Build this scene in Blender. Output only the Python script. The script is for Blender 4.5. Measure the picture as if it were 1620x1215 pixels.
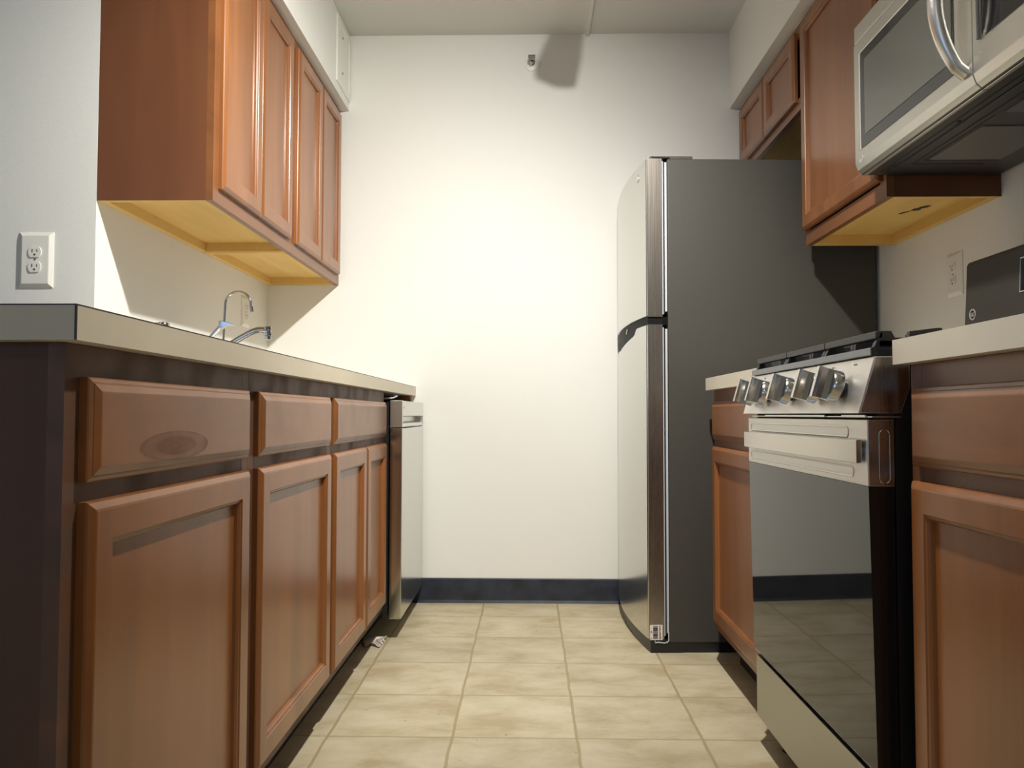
import bpy, bmesh, math, random
from mathutils import Vector, Matrix
random.seed(7)
PI = math.pi
for o in list(bpy.data.objects): bpy.data.objects.remove(o)
S = bpy.context.scene
C = S.collection

# ---------------------------------------------------------------- camera
cam_d = bpy.data.cameras.new('camera'); cam = bpy.data.objects.new('camera', cam_d); C.objects.link(cam)
F_PX = 1261.38; YAW, PITCH, ROLL = 0.0215, 0.0383, -0.0016
cam_d.sensor_width = 36.0; cam_d.lens = F_PX/1620*36.0; cam_d.clip_start = .02
sy, cy, sp, cp = math.sin(YAW), math.cos(YAW), math.sin(PITCH), math.cos(PITCH)
r0 = Vector((cy, sy, 0)); u0 = Vector((sy*sp, -cy*sp, cp)); fw = Vector((-sy*cp, cy*cp, sp))
rr = r0*math.cos(ROLL) - u0*math.sin(ROLL); uu = r0*math.sin(ROLL) + u0*math.cos(ROLL)
M = Matrix((rr, uu, -fw)).transposed().to_4x4(); M.translation = Vector((0, 0, .8012))
cam.matrix_world = M
S.camera = cam

# ---------------------------------------------------------------- world, lights, exposure
S.view_settings.view_transform = 'Standard'; S.view_settings.look = 'None'
S.view_settings.gamma = 1.0; S.view_settings.use_curve_mapping = False
S.view_settings.exposure = -0.14
w = bpy.data.worlds.new('world'); S.world = w; w.use_nodes = True
bg = w.node_tree.nodes['Background']; bg.inputs[0].default_value = (.62, .76, 1, 1); bg.inputs[1].default_value = .6

def lamp(name, kind, loc, target, energy, color, **kw):
    d = bpy.data.lights.new(name, kind); d.energy = energy; d.color = color
    for k, v in kw.items(): setattr(d, k, v)
    o = bpy.data.objects.new(name, d); C.objects.link(o); o.location = loc
    o.rotation_euler = (Vector(target)-Vector(loc)).to_track_quat('-Z', 'Y').to_euler()
    return o
LAMP1 = (.19, 1.43, 2.27)
# the lit head of the track light, aimed at the far wall
lamp('track_lamp', 'SPOT', LAMP1, (-.50, 3.43, .62), 168, (1, .98, .92), spot_size=math.radians(112), spot_blend=1.0, shadow_soft_size=.026)
lamp('track_lamp_spill', 'SPOT', LAMP1, (-.45, 1.9, .3), 114, (1, .97, .90), spot_size=math.radians(154), spot_blend=.7, shadow_soft_size=.026)
# added warm fill lamp, unseen behind the camera
lamp('fill_lamp', 'AREA', (-.25, -1.3, 2.40), (-.25, -1.3, 0), 5, (1, .92, .82), shape='DISK', size=.42)
# daylight at the window behind, on the left
lamp('window_daylight', 'AREA', (-2.3, -2.9, 1.35), (-2.0, 2.0, 1.0), 15, (.36, .60, 1), shape='RECTANGLE', size=1.5, size_y=1.3)

# ---------------------------------------------------------------- constants (metres)
D = 3.4286; XL = -1.1355; XR = 1.2073; YW = 2.048; ZC = 2.463; ZS = 2.128
CT, CB = .920, .881

# ---------------------------------------------------------------- materials
MATS = {}
def nmat(name):
    m = bpy.data.materials.new(name); m.use_nodes = True; MATS[name] = m
    return m, m.node_tree.nodes, m.node_tree.links, m.node_tree.nodes['Principled BSDF']
def simple(name, col, rough=.5, metal=0, spec=.5, bump=0, bscale=200, var=0, vscale=6, coat=0, aniso=None, emis=None):
    m, N, L, b = nmat(name)
    b.inputs['Base Color'].default_value = (*col, 1); b.inputs['Roughness'].default_value = rough
    b.inputs['Metallic'].default_value = metal; b.inputs['Specular IOR Level'].default_value = spec
    b.inputs['Coat Weight'].default_value = coat
    tc = N.new('ShaderNodeTexCoord')
    if var:
        no = N.new('ShaderNodeTexNoise'); no.inputs['Scale'].default_value = vscale; no.inputs['Detail'].default_value = 5
        L.new(tc.outputs['Object'], no.inputs['Vector'])
        mp = N.new('ShaderNodeMapRange'); mp.inputs[1].default_value = .3; mp.inputs[2].default_value = .7
        mp.inputs[3].default_value = 1-var; mp.inputs[4].default_value = 1+var; L.new(no.outputs[0], mp.inputs[0])
        mx = N.new('ShaderNodeVectorMath'); mx.operation = 'SCALE'; mx.inputs[0].default_value = col
        L.new(mp.outputs[0], mx.inputs['Scale']); L.new(mx.outputs[0], b.inputs['Base Color'])
    if bump:
        no = N.new('ShaderNodeTexNoise'); no.inputs['Scale'].default_value = bscale; no.inputs['Detail'].default_value = 3
        L.new(tc.outputs['Object'], no.inputs['Vector'])
        bp = N.new('ShaderNodeBump'); bp.inputs['Strength'].default_value = bump; bp.inputs['Distance'].default_value = .002
        L.new(no.outputs[0], bp.inputs['Height']); L.new(bp.outputs[0], b.inputs['Normal'])
    if emis: b.inputs['Emission Color'].default_value = (*emis[0], 1); b.inputs['Emission Strength'].default_value = emis[1]
    return m
def wood(name, dark, light, axis='z', rough=.30, grime=0.0, coat=.25):
    m, N, L, b = nmat(name)
    tc = N.new('ShaderNodeTexCoord'); oi = N.new('ShaderNodeObjectInfo')
    mapn = N.new('ShaderNodeMapping')
    sc = {'z': (14, 14, 1.5), 'y': (14, 1.5, 14)}[axis]
    mapn.inputs['Scale'].default_value = sc
    L.new(tc.outputs['Object'], mapn.inputs['Vector'])
    ad = N.new('ShaderNodeVectorMath'); ad.operation = 'ADD'
    mu = N.new('ShaderNodeMath'); mu.operation = 'MULTIPLY'; mu.inputs[1].default_value = 37
    L.new(oi.outputs['Random'], mu.inputs[0]); L.new(mu.outputs[0], ad.inputs[1]); L.new(mapn.outputs[0], ad.inputs[0])
    n1 = N.new('ShaderNodeTexNoise'); n1.inputs['Scale'].default_value = 1; n1.inputs['Detail'].default_value = 7; n1.inputs['Distortion'].default_value = .6
    L.new(ad.outputs[0], n1.inputs['Vector'])
    n2 = N.new('ShaderNodeTexNoise'); n2.inputs['Scale'].default_value = .28; n2.inputs['Detail'].default_value = 2
    L.new(ad.outputs[0], n2.inputs['Vector'])
    mx = N.new('ShaderNodeMath'); mx.operation = 'ADD'; L.new(n1.outputs[0], mx.inputs[0]); L.new(n2.outputs[0], mx.inputs[1])
    cr = N.new('ShaderNodeValToRGB'); e = cr.color_ramp.elements
    e[0].position = .34; e[0].color = (*dark, 1); e[1].position = .66; e[1].color = (*light, 1)
    hf = N.new('ShaderNodeMath'); hf.operation = 'MULTIPLY'; hf.inputs[1].default_value = .5
    L.new(mx.outputs[0], hf.inputs[0]); L.new(hf.outputs[0], cr.inputs[0])
    out = cr.outputs[0]
    if grime:
        n3 = N.new('ShaderNodeTexNoise'); n3.inputs['Scale'].default_value = 11; n3.inputs['Detail'].default_value = 8
        L.new(tc.outputs['Object'], n3.inputs['Vector'])
        mr = N.new('ShaderNodeMapRange'); mr.inputs[1].default_value = .42; mr.inputs[2].default_value = .66; mr.inputs[4].default_value = grime
        L.new(n3.outputs[0], mr.inputs[0])
        mm = N.new('ShaderNodeMix'); mm.data_type = 'RGBA'; mm.inputs[7].default_value = (.080, .052, .036, 1)
        L.new(mr.outputs[0], mm.inputs[0]); L.new(out, mm.inputs[6]); out = mm.outputs[2]
        ra = N.new('ShaderNodeMapRange'); ra.inputs[3].default_value = rough; ra.inputs[4].default_value = rough+.25
        L.new(mr.outputs[0], ra.inputs[0]); L.new(ra.outputs[0], b.inputs['Roughness'])
    else: b.inputs['Roughness'].default_value = rough
    L.new(out, b.inputs['Base Color'])
    b.inputs['Coat Weight'].default_value = coat; b.inputs['Coat Roughness'].default_value = .22
    bp = N.new('ShaderNodeBump'); bp.inputs['Strength'].default_value = .06; bp.inputs['Distance'].default_value = .002
    L.new(n1.outputs[0], bp.inputs['Height']); L.new(bp.outputs[0], b.inputs['Normal'])
    return m
def steel(name, col, rough, axis='z', streak=.08, metal=1.0):
    m, N, L, b = nmat(name)
    b.inputs['Base Color'].default_value = (*col, 1); b.inputs['Metallic'].default_value = metal
    tc = N.new('ShaderNodeTexCoord'); mp = N.new('ShaderNodeMapping')
    mp.inputs['Scale'].default_value = {'z': (300, 300, 4), 'y': (300, 4, 300)}[axis]
    L.new(tc.outputs['Object'], mp.inputs['Vector'])
    n = N.new('ShaderNodeTexNoise'); n.inputs['Scale'].default_value = 1; n.inputs['Detail'].default_value = 4
    L.new(mp.outputs[0], n.inputs['Vector'])
    r = N.new('ShaderNodeMapRange'); r.inputs[3].default_value = rough-streak/2; r.inputs[4].default_value = rough+streak
    L.new(n.outputs[0], r.inputs[0]); L.new(r.outputs[0], b.inputs['Roughness'])
    return m

wall_m = simple('wall_paint', (.775, .77, .73), .62, bump=.12, bscale=320, spec=.3)
ceil_m = simple('ceiling_paint', (.64, .64, .61), .8, bump=.2, bscale=140, spec=.2)
trim_white = simple('white_plastic', (.78, .77, .71), .35)
wood_v = wood('cherry_wood_upright', (.180, .064, .018), (.305, .115, .034))
wood_h = wood('cherry_wood_level', (.170, .064, .020), (.285, .110, .035), 'y', grime=.22)
wood_f = wood('cherry_wood_frame', (.160, .058, .018), (.25, .096, .030), 'y', grime=.0, rough=.36)
wood_d = wood('worn_shaded_cherry_frame', (.10, .044, .024), (.16, .070, .036), 'y', grime=.75, rough=.5, coat=.04)  # worn, dirty wood with the counter's shadow also put into its colour
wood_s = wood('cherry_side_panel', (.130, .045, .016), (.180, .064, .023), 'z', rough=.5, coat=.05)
wood_e = wood('shaded_side_panel', (.075, .034, .018), (.105, .050, .028), 'z', rough=.6, coat=0)  # shade on the peninsula end is put into this darker wood colour
raw_m = wood('raw_maple', (.66, .42, .12), (.80, .56, .20), 'y', rough=.65, coat=0)
kick_m = simple('black_toe_kick', (.012, .011, .01), .6)
lam_t = simple('light_laminate_top', (.88, .83, .72), .30, var=.04, vscale=5)
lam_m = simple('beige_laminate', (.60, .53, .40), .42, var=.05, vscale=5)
lam_r = simple('pale_beige_laminate', (.74, .69, .58), .42, var=.05, vscale=5)
seam_m = simple('dark_laminate_seam', (.03, .02, .015), .5)
fsteel = steel('fridge_stainless', (.61, .605, .575), .16, streak=.05)
esteel = steel('fridge_door_edge_steel', (.36, .32, .285), .26)
steel_y = steel('brushed_stainless', (.80, .80, .775), .42, 'y')
steel_b = steel('satin_stainless', (.74, .73, .70), .30, 'y')
chrome = simple('chrome', (.42, .42, .42), .12, 1)
bright = simple('polished_edge', (.85, .84, .80), .25, 1)
knob_m = simple('knob_steel', (.60, .57, .53), .22, 1)
dsteel = steel('drawer_steel', (.42, .42, .375), .34, 'y')
hsteel = steel('handle_steel', (.60, .56, .50), .17, 'y', streak=.05)
msteel = steel('microwave_steel', (.60, .59, .545), .33, 'y')
grip_m = steel('grip_steel', (.50, .48, .45), .14, 'y', streak=.04)
grey_case = simple('charcoal_textured_case', (.052, .048, .040), .5, bump=.35, bscale=420, spec=.35)
blk = simple('black_plastic', (.012, .012, .013), .38)
matt = simple('matt_black_plastic', (.006, .006, .007), .55, spec=.12)
lip_m = simple('enamel_lip_sheen', (.16, .175, .185), .22, .5)  # sheen of the black enamel edge put into a grey colour
blkg = simple('black_gloss', (.006, .006, .007), .08)
glass_b = simple('black_oven_glass', (.008, .009, .010), .03, spec=.45)
iron = simple('cast_iron', (.028, .028, .030), .42, bump=.2, bscale=300)
enam = simple('black_enamel', (.016, .017, .02), .16)
gasket = simple('pale_grey_gasket', (.45, .47, .50), .5)
paper = simple('white_sticker', (.72, .66, .62), .6)
ink = simple('black_ink', (.02, .02, .02), .6)
silver_ink = simple('silver_mark', (.75, .75, .74), .3, .6)
base_m = simple('navy_rubber_baseboard', (.020, .026, .042), .30, var=.45, vscale=14)
slot_m = simple('dark_slot', (.02, .018, .015), .7)
mesh_m = simple('aluminium_filter', (.22, .215, .205), .45, .8, bump=.6, bscale=900)
under_m = simple('dark_underside', (.020, .019, .018), .38, bump=.1, bscale=300, var=.3, vscale=9)
grey_glass = simple('smoked_glass', (.020, .021, .021), .06, spec=.45)
grey_screen = simple('grey_door_mesh', (.075, .075, .066), .18, spec=.6)
lampw = simple('lamp_lens', (1, .95, .85), .4, emis=((1, .88, .7), 6))
scrap_m = simple('crumpled_plastic', (.62, .56, .48), .35)

def floor_mat():
    m, N, L, b = nmat('beige_floor_tile')
    tc = N.new('ShaderNodeTexCoord'); sx = N.new('ShaderNodeSeparateXYZ'); L.new(tc.outputs['Object'], sx.inputs[0])
    def math_(op, a, bb=None, c=None):
        n = N.new('ShaderNodeMath'); n.operation = op
        for i, v in enumerate((a, bb, c)):
            if v is None: continue
            if isinstance(v, (int, float)): n.inputs[i].default_value = v
            else: L.new(v, n.inputs[i])
        return n.outputs[0]
    wob = N.new('ShaderNodeTexNoise'); wob.inputs['Scale'].default_value = 9; wob.inputs['Detail'].default_value = 4; L.new(tc.outputs['Object'], wob.inputs['Vector'])
    wv = math_('MULTIPLY', math_('SUBTRACT', wob.outputs[0], .5), .010)
    tx, ty = .3100, .2975
    fx = math_('DIVIDE', math_('ADD', math_('ADD', sx.outputs[0], wv), .191+tx*20), tx)
    fy = math_('DIVIDE', math_('ADD', math_('ADD', sx.outputs[1], wv), -2.0085+ty*40), ty)
    dx = math_('MULTIPLY', math_('ABSOLUTE', math_('SUBTRACT', math_('FRACT', math_('ADD', fx, .5)), .5)), tx)
    dy = math_('MULTIPLY', math_('ABSOLUTE', math_('SUBTRACT', math_('FRACT', math_('ADD', fy, .5)), .5)), ty)
    def line(d, w0, w1):
        r = N.new('ShaderNodeMapRange'); r.interpolation_type = 'SMOOTHSTEP'
        r.inputs[1].default_value = w0; r.inputs[2].default_value = w1; r.inputs[3].default_value = 1; r.inputs[4].default_value = 0
        L.new(d, r.inputs[0]); return r.outputs[0]
    gx = line(dx, .0022, .0052); gy = line(dy, .0016, .0040)
    g = math_('MAXIMUM', gx, gy)
    # stone clouding, shifted per tile
    ix = math_('FLOOR', fx); iy = math_('FLOOR', fy)
    cmb = N.new('ShaderNodeCombineXYZ'); L.new(math_('MULTIPLY', ix, 3.7), cmb.inputs[0]); L.new(math_('MULTIPLY', iy, 5.3), cmb.inputs[1])
    off = N.new('ShaderNodeVectorMath'); off.operation = 'ADD'; L.new(tc.outputs['Object'], off.inputs[0]); L.new(cmb.outputs[0], off.inputs[1])
    mp = N.new('ShaderNodeMapping'); mp.inputs['Scale'].default_value = (4.5, 7, 1); L.new(off.outputs[0], mp.inputs['Vector'])
    n1 = N.new('ShaderNodeTexNoise'); n1.inputs['Scale'].default_value = 1; n1.inputs['Detail'].default_value = 9; n1.inputs['Roughness'].default_value = .66; n1.inputs['Distortion'].default_value = .25
    L.new(mp.outputs[0], n1.inputs['Vector'])
    cr = N.new('ShaderNodeValToRGB'); e = cr.color_ramp.elements
    e[0].position = .36; e[0].color = (.43, .35, .21, 1); e[1].position = .64; e[1].color = (.60, .53, .375, 1)
    e2 = cr.color_ramp.elements.new(.5); e2.color = (.53, .455, .305, 1)
    L.new(n1.outputs[0], cr.inputs[0])
    wn = N.new('ShaderNodeTexWhiteNoise'); wn.noise_dimensions = '2D'; L.new(cmb.outputs[0], wn.inputs['Vector'])
    vr = N.new('ShaderNodeMapRange'); vr.inputs[3].default_value = .93; vr.inputs[4].default_value = 1.05; L.new(wn.outputs[0], vr.inputs[0])
    sc = N.new('ShaderNodeVectorMath'); sc.operation = 'SCALE'; L.new(cr.outputs[0], sc.inputs[0]); L.new(vr.outputs[0], sc.inputs['Scale'])
    n4 = N.new('ShaderNodeTexNoise'); n4.inputs['Scale'].default_value = 60; n4.inputs['Detail'].default_value = 2; L.new(tc.outputs['Object'], n4.inputs['Vector'])
    sp_ = line(n4.outputs[0], .24, .27)
    mxa = N.new('ShaderNodeMix'); mxa.data_type = 'RGBA'; mxa.inputs[7].default_value = (.34, .27, .13, 1)
    L.new(math_('MULTIPLY', g, .80), mxa.inputs[0]); L.new(sc.outputs[0], mxa.inputs[6])
    mxb = N.new('ShaderNodeMix'); mxb.data_type = 'RGBA'; mxb.inputs[7].default_value = (.12, .09, .05, 1)
    L.new(math_('MULTIPLY', sp_, .7), mxb.inputs[0]); L.new(mxa.outputs[2], mxb.inputs[6])
    L.new(mxb.outputs[2], b.inputs['Base Color'])
    b.inputs['Roughness'].default_value = .42; b.inputs['Specular IOR Level'].default_value = .35
    h = math_('ADD', math_('MULTIPLY', g, -1), math_('MULTIPLY', n1.outputs[0], .35))
    bp = N.new('ShaderNodeBump'); bp.inputs['Strength'].default_value = .35; bp.inputs['Distance'].default_value = .0015
    L.new(h, bp.inputs['Height']); L.new(bp.outputs[0], b.inputs['Normal'])
    return m
floor_m = floor_mat()

# ---------------------------------------------------------------- helpers
class MB:
    def __init__(s): s.bm = bmesh.new(); s.smooth = False
    def box(s, x0, x1, y0, y1, z0, z1, bev=0, seg=2):
        b = bmesh.new()
        vs = [b.verts.new((x, y, z)) for x in (x0, x1) for y in (y0, y1) for z in (z0, z1)]
        for f in ((0, 1, 3, 2), (4, 6, 7, 5), (0, 4, 5, 1), (2, 3, 7, 6), (0, 2, 6, 4), (1, 5, 7, 3)): b.faces.new([vs[i] for i in f])
        if bev:
            bmesh.ops.bevel(b, geom=list(b.edges), offset=bev, segments=seg, affect='EDGES', profile=.5)
        s._merge(b); return s
    def _merge(s, b):
        me = bpy.data.meshes.new('tmp'); b.to_mesh(me); b.free(); s.bm.from_mesh(me); bpy.data.meshes.remove(me)
    def tube(s, pts, r, seg=14, cap=True):
        pts = [Vector(p) for p in pts]; rs = r if isinstance(r, (list, tuple)) else [r]*len(pts)
        rings = []; prev = None
        for i, p in enumerate(pts):
            t = (pts[min(i+1, len(pts)-1)]-pts[max(i-1, 0)]).normalized()
            if prev is None:
                a = Vector((0, 0, 1)) if abs(t.z) < .9 else Vector((0, 1, 0)); n = t.cross(a).normalized()
            else: n = (prev-t*prev.dot(t)).normalized()
            prev = n; bb = t.cross(n)
            rings.append([s.bm.verts.new(p+(n*math.cos(k*2*PI/seg)+bb*math.sin(k*2*PI/seg))*rs[i]) for k in range(seg)])
        for a, b_ in zip(rings, rings[1:]):
            for k in range(seg): s.bm.faces.new((a[k], a[(k+1) % seg], b_[(k+1) % seg], b_[k]))
        if cap: s.bm.faces.new(rings[0][::-1]); s.bm.faces.new(rings[-1])
        return s
    def lathe(s, prof, origin, axis, seg=28):
        # prof: (radius, distance along axis)
        ax = Vector(axis).normalized(); a = Vector((0, 0, 1)) if abs(ax.z) < .9 else Vector((0, 1, 0))
        n = ax.cross(a).normalized(); b_ = ax.cross(n); o = Vector(origin); rings = []
        for r, h in prof:
            if r < 1e-6: rings.append([s.bm.verts.new(o+ax*h)])
            else: rings.append([s.bm.verts.new(o+ax*h+(n*math.cos(k*2*PI/seg)+b_*math.sin(k*2*PI/seg))*r) for k in range(seg)])
        for A, B in zip(rings, rings[1:]):
            for k in range(seg):
                k2 = (k+1) % seg
                if len(A) == 1 and len(B) == 1: continue
                if len(A) == 1: s.bm.faces.new((A[0], B[k2], B[k]))
                elif len(B) == 1: s.bm.faces.new((A[k], A[k2], B[0]))
                else: s.bm.faces.new((A[k], A[k2], B[k2], B[k]))
        return s
    def prism(s, poly, axis, a0, a1, bev=0):
        # poly in the two other axes (x,y order kept), extruded along axis
        def P(u, v, a): return {'x': (a, u, v), 'y': (u, a, v), 'z': (u, v, a)}[axis]
        b = bmesh.new()
        A = [b.verts.new(P(u, v, a0)) for u, v in poly]; B = [b.verts.new(P(u, v, a1)) for u, v in poly]
        n = len(poly)
        b.faces.new(A); b.faces.new(B[::-1])
        for i in range(n): b.faces.new((A[i], A[(i+1) % n], B[(i+1) % n], B[i]))
        bmesh.ops.recalc_face_normals(b, faces=b.faces)
        if bev: bmesh.ops.bevel(b, geom=list(b.edges), offset=bev, segments=2, affect='EDGES', profile=.5)
        s._merge(b); return s
    def rings(s, rl, close_last=True, close_first=True):
        R = [[s.bm.verts.new(p) for p in r] for r in rl]; n = len(R[0])
        for A, B in zip(R, R[1:]):
            for k in range(n): s.bm.faces.new((A[k], A[(k+1) % n], B[(k+1) % n], B[k]))
        if close_first: s.bm.faces.new(R[0][::-1])
        if close_last: s.bm.faces.new(R[-1])
        return s
    def grid(s, f, nu, nv):
        V = [[s.bm.verts.new(f(i/nu, j/nv)) for j in range(nv+1)] for i in range(nu+1)]
        for i in range(nu):
            for j in range(nv): s.bm.faces.new((V[i][j], V[i+1][j], V[i+1][j+1], V[i][j+1]))
        return s

def part(name, mb, mat, parent=None, smooth=False, label=None):
    bmesh.ops.recalc_face_normals(mb.bm, faces=mb.bm.faces)
    if parent is not None:
        root = parent
        while root.parent: root = root.parent
        bmesh.ops.translate(mb.bm, verts=mb.bm.verts, vec=-Vector(root.location))
    me = bpy.data.meshes.new(name); mb.bm.to_mesh(me); mb.bm.free()
    me.materials.append(mat)
    if smooth:
        me.polygons.foreach_set('use_smooth', [True]*len(me.polygons))
        try: me.set_sharp_from_angle(angle=math.radians(38))
        except Exception: pass
    o = bpy.data.objects.new(name, me); C.objects.link(o)
    if smooth: wn_ = o.modifiers.new('weighted_normal', 'WEIGHTED_NORMAL'); wn_.keep_sharp = True
    if parent is not None: o.parent = parent
    if label: o['label'] = label
    return o
def thing(name, label, cat, loc, group=None, rotz=0):
    o = bpy.data.objects.new(name, None); C.objects.link(o); o.location = loc; o.rotation_euler = (0, 0, rotz)
    o.empty_display_size = .05; o['label'] = label; o['category'] = cat
    if group: o['group'] = group
    return o
def tag(o, label, cat, group=None):
    o['label'] = label; o['category'] = cat
    if group: o['group'] = group
    return o
def struct(name, mb, mat):
    o = part(name, mb, mat); o['kind'] = 'structure'; return o
def B(*a, **k): return MB().box(*a, **k)

# ---------------------------------------------------------------- room shell
XO, YO, XM = -4.2, -3.0, XR+.12
struct('floor', B(XO-.1, XM, YO-.1, D+.12, -.08, 0), floor_m)
struct('ceiling', B(XO-.1, XM, YO-.1, D+.12, ZC, ZC+.1), ceil_m)
struct('wall_back', B(XL, XM, D, D+.12, 0, ZC), wall_m)
struct('wall_right', B(XR, XM, YO, D, 0, ZC), wall_m)
struct('wall_left', B(XO, XL, YW, D+.12, 0, ZC), wall_m)
struct('wall_far_left', B(XO-.1, XO, YO, D+.12, 0, ZC), wall_m)
WX0, WX1, WZ0, WZ1 = -3.1, -1.5, .70, 2.05
struct('wall_rear', MB().box(XO, WX0, YO-.1, YO, 0, ZC).box(WX1, XM, YO-.1, YO, 0, ZC).box(WX0, WX1, YO-.1, YO, 0, WZ0).box(WX0, WX1, YO-.1, YO, WZ1, ZC), wall_m)
wf = struct('window_1', MB().box(WX0, WX0+.05, YO-.08, YO-.02, WZ0, WZ1).box(WX1-.05, WX1, YO-.08, YO-.02, WZ0, WZ1).box(WX0, WX1, YO-.08, YO-.02, WZ0, WZ0+.05)
            .box(WX0, WX1, YO-.08, YO-.02, WZ1-.05, WZ1).box(WX0, WX1, YO-.075, YO-.025, (WZ0+WZ1)/2-.02, (WZ0+WZ1)/2+.02), trim_white)
gm = simple('window_glass', (1, 1, 1), .02); gm.node_tree.nodes['Principled BSDF'].inputs['Transmission Weight'].default_value = 1
part('window_pane', B(WX0+.05, WX1-.05, YO-.052, YO-.047, WZ0+.05, WZ1-.05), gm, wf)
struct('wall_left_soffit', B(XL, -.7896, YW, D, ZS, ZC), wall_m)
struct('wall_right_soffit', B(.8679, XR, -.2, D, ZS, ZC), wall_m)
struct('baseboard_back', MB().prism([(D, 0), (D-.012, 0), (D-.007, .012), (D-.006, .100), (D-.003, .104), (D, .104)], 'x', XL, XR), base_m)

# ---------------------------------------------------------------- cabinet parts
def ring(s, xf, y0, y1, z0, z1, inset, n):
    # rectangle facing s in x, n = height above the frame face xf
    x = xf+s*n
    return [(x, y0+inset, z0+inset), (x, y1-inset, z0+inset), (x, y1-inset, z1-inset), (x, y0+inset, z1-inset)]
def door(root, s, xf, y0, y1, z0, z1, t=.018, fr=.046):
    prof = [(0, 0), (0, t-.008), (.0015, t-.0055), (.0045, t-.0035), (.0055, t-.0028), (.009, t-.0006), (.012, t), (fr, t), (fr+.0012, t-.0022), (fr+.005, t-.0030), (fr+.008, t-.0066), (fr+.0092, t-.0118)]
    mb = MB(); mb.rings([ring(s, xf, y0, y1, z0, z1, i, n) for i, n in prof])
    return part('door', mb, wood_v, root)
def drawer(root, s, xf, y0, y1, z0, z1, t=.018):
    prof = [(0, 0), (0, .0095), (.0015, .011), (.005, .0125), (.0065, .0128), (.0075, .0140), (.016, .0178), (.018, t)]
    mb = MB(); mb.rings([ring(s, xf, y0, y1, z0, z1, i, n) for i, n in prof])
    return part('drawer_front', mb, wood_h, root)
def sx_box(mb, s, xf, n0, n1, *r, **k):
    a, b = xf+s*n0, xf+s*n1
    return mb.box(min(a, b), max(a, b), *r, **k)

def base_cabinet(label, s, xf, xb, y0, y1, doors, drawers, mf, end_mat=None, group=None):
    root = thing('base_cabinet', label, 'cabinet', ((xf+xb)/2, (y0+y1)/2, 0), group)
    t = .016; zt = CB-.0005; e = .0004
    dp = abs(xf-xb)
    mb = MB()
    sx_box(mb, -s, xf, .019, dp-.001, y0+e, y0+t, .114, zt); sx_box(mb, -s, xf, .019, dp-.001, y1-t, y1-e, .114, zt)
    sx_box(mb, -s, xf, .088, dp-.001, y0+e, y0+t, 0, .1145); sx_box(mb, -s, xf, .088, dp-.001, y1-t, y1-e, 0, .1145)
    sx_box(mb, -s, xf, .019, dp-.007, y0+t, y1-t, .114, .130)
    sx_box(mb, -s, xf, dp-.007, dp-.001, y0+t, y1-t, .114, zt)
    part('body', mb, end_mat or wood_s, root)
    part('toe_kick', sx_box(MB(), -s, xf, .076, .088, y0+e, y1-e, 0, .112), kick_m, root)
    fz = []
    sw = .034
    mb = MB()
    sx_box(mb, -s, xf, 0, .019, y0+e, y0+sw, .112, zt); sx_box(mb, -s, xf, 0, .019, y1-sw, y1-e, .112, zt)
    sx_box(mb, -s, xf, .0002, .019, y0+sw, y1-sw, .836, zt); sx_box(mb, -s, xf, .0002, .019, y0+sw, y1-sw, .688, .732); sx_box(mb, -s, xf, .0002, .019, y0+sw, y1-sw, .112, .150)
    if len(doors) > 1:
        m_ = (doors[0][1]+doors[1][0])/2; sx_box(mb, -s, xf, .0003, .019, m_-.02, m_+.02, .15, .688)
    part('face_frame', mb, mf, root)
    for a, b in drawers: drawer(root, s, xf, a, b, .7225, .8435)
    for a, b in doors: door(root, s, xf, a, b, .140, .700)
    return root
GL = 'base cabinets in the left run'
XF = -.515
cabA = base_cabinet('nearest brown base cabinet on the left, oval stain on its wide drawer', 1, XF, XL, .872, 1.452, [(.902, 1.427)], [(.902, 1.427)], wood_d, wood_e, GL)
cabB = base_cabinet('brown wooden base cabinet in the middle of the left run, one drawer over one door', 1, XF, XL, 1.452, 2.022, [(1.480, 2.022-.008)], [(1.480, 2.012)], wood_d, None, GL)
cabC = base_cabinet('brown wooden sink base cabinet beside the dishwasher, with two narrow doors', 1, XF, XL, 2.022, 2.815, [(2.052, 2.452), (2.462, 2.796)], [(2.052, 2.790)], wood_d, None, GL)
# oval water stain on the first drawer front (a mark in its own mesh, a hair proud of the wood)
stain_m, N_, L_, b_ = nmat('stain_mark')
b_.inputs['Base Color'].default_value = (.20, .095, .05, 1); b_.inputs['Roughness'].default_value = .55
tc = N_.new('ShaderNodeTexCoord'); nz = N_.new('ShaderNodeTexNoise'); nz.inputs['Scale'].default_value = 22; nz.inputs['Detail'].default_value = 6
L_.new(tc.outputs['Object'], nz.inputs['Vector'])
gd = N_.new('ShaderNodeTexGradient'); gd.gradient_type = 'SPHERICAL'
mp_ = N_.new('ShaderNodeMapping'); mp_.inputs['Location'].default_value = (0, 0, 0)
STY, STZ = 1.118, .757
mp_.vector_type = 'TEXTURE'; mp_.inputs['Location'].default_value = (XF+.0182-(XF+XL)/2, STY-(.872+1.452)/2, STZ); mp_.inputs['Scale'].default_value = (1, .115, .022)
L_.new(tc.outputs['Object'], mp_.inputs['Vector']); L_.new(mp_.outputs[0], gd.inputs['Vector'])
cr_ = N_.new('ShaderNodeValToRGB'); ee = cr_.color_ramp.elements
ee[0].position = 0; ee[0].color = (0, 0, 0, 1); ee[1].position = 1; ee[1].color = (.75,)*3+(1,)
for p_, v_ in ((.03, .0), (.10, .42), (.22, .24), (.40, .28), (.48, .62), (.75, .50)):
    q_ = ee.new(p_); q_.color = (v_, v_, v_, 1)
L_.new(gd.outputs[1] if len(gd.outputs) > 1 else gd.outputs[0], cr_.inputs[0])
ml_ = N_.new('ShaderNodeMath'); ml_.operation = 'MULTIPLY'; L_.new(cr_.outputs[0], ml_.inputs[0])
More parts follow.
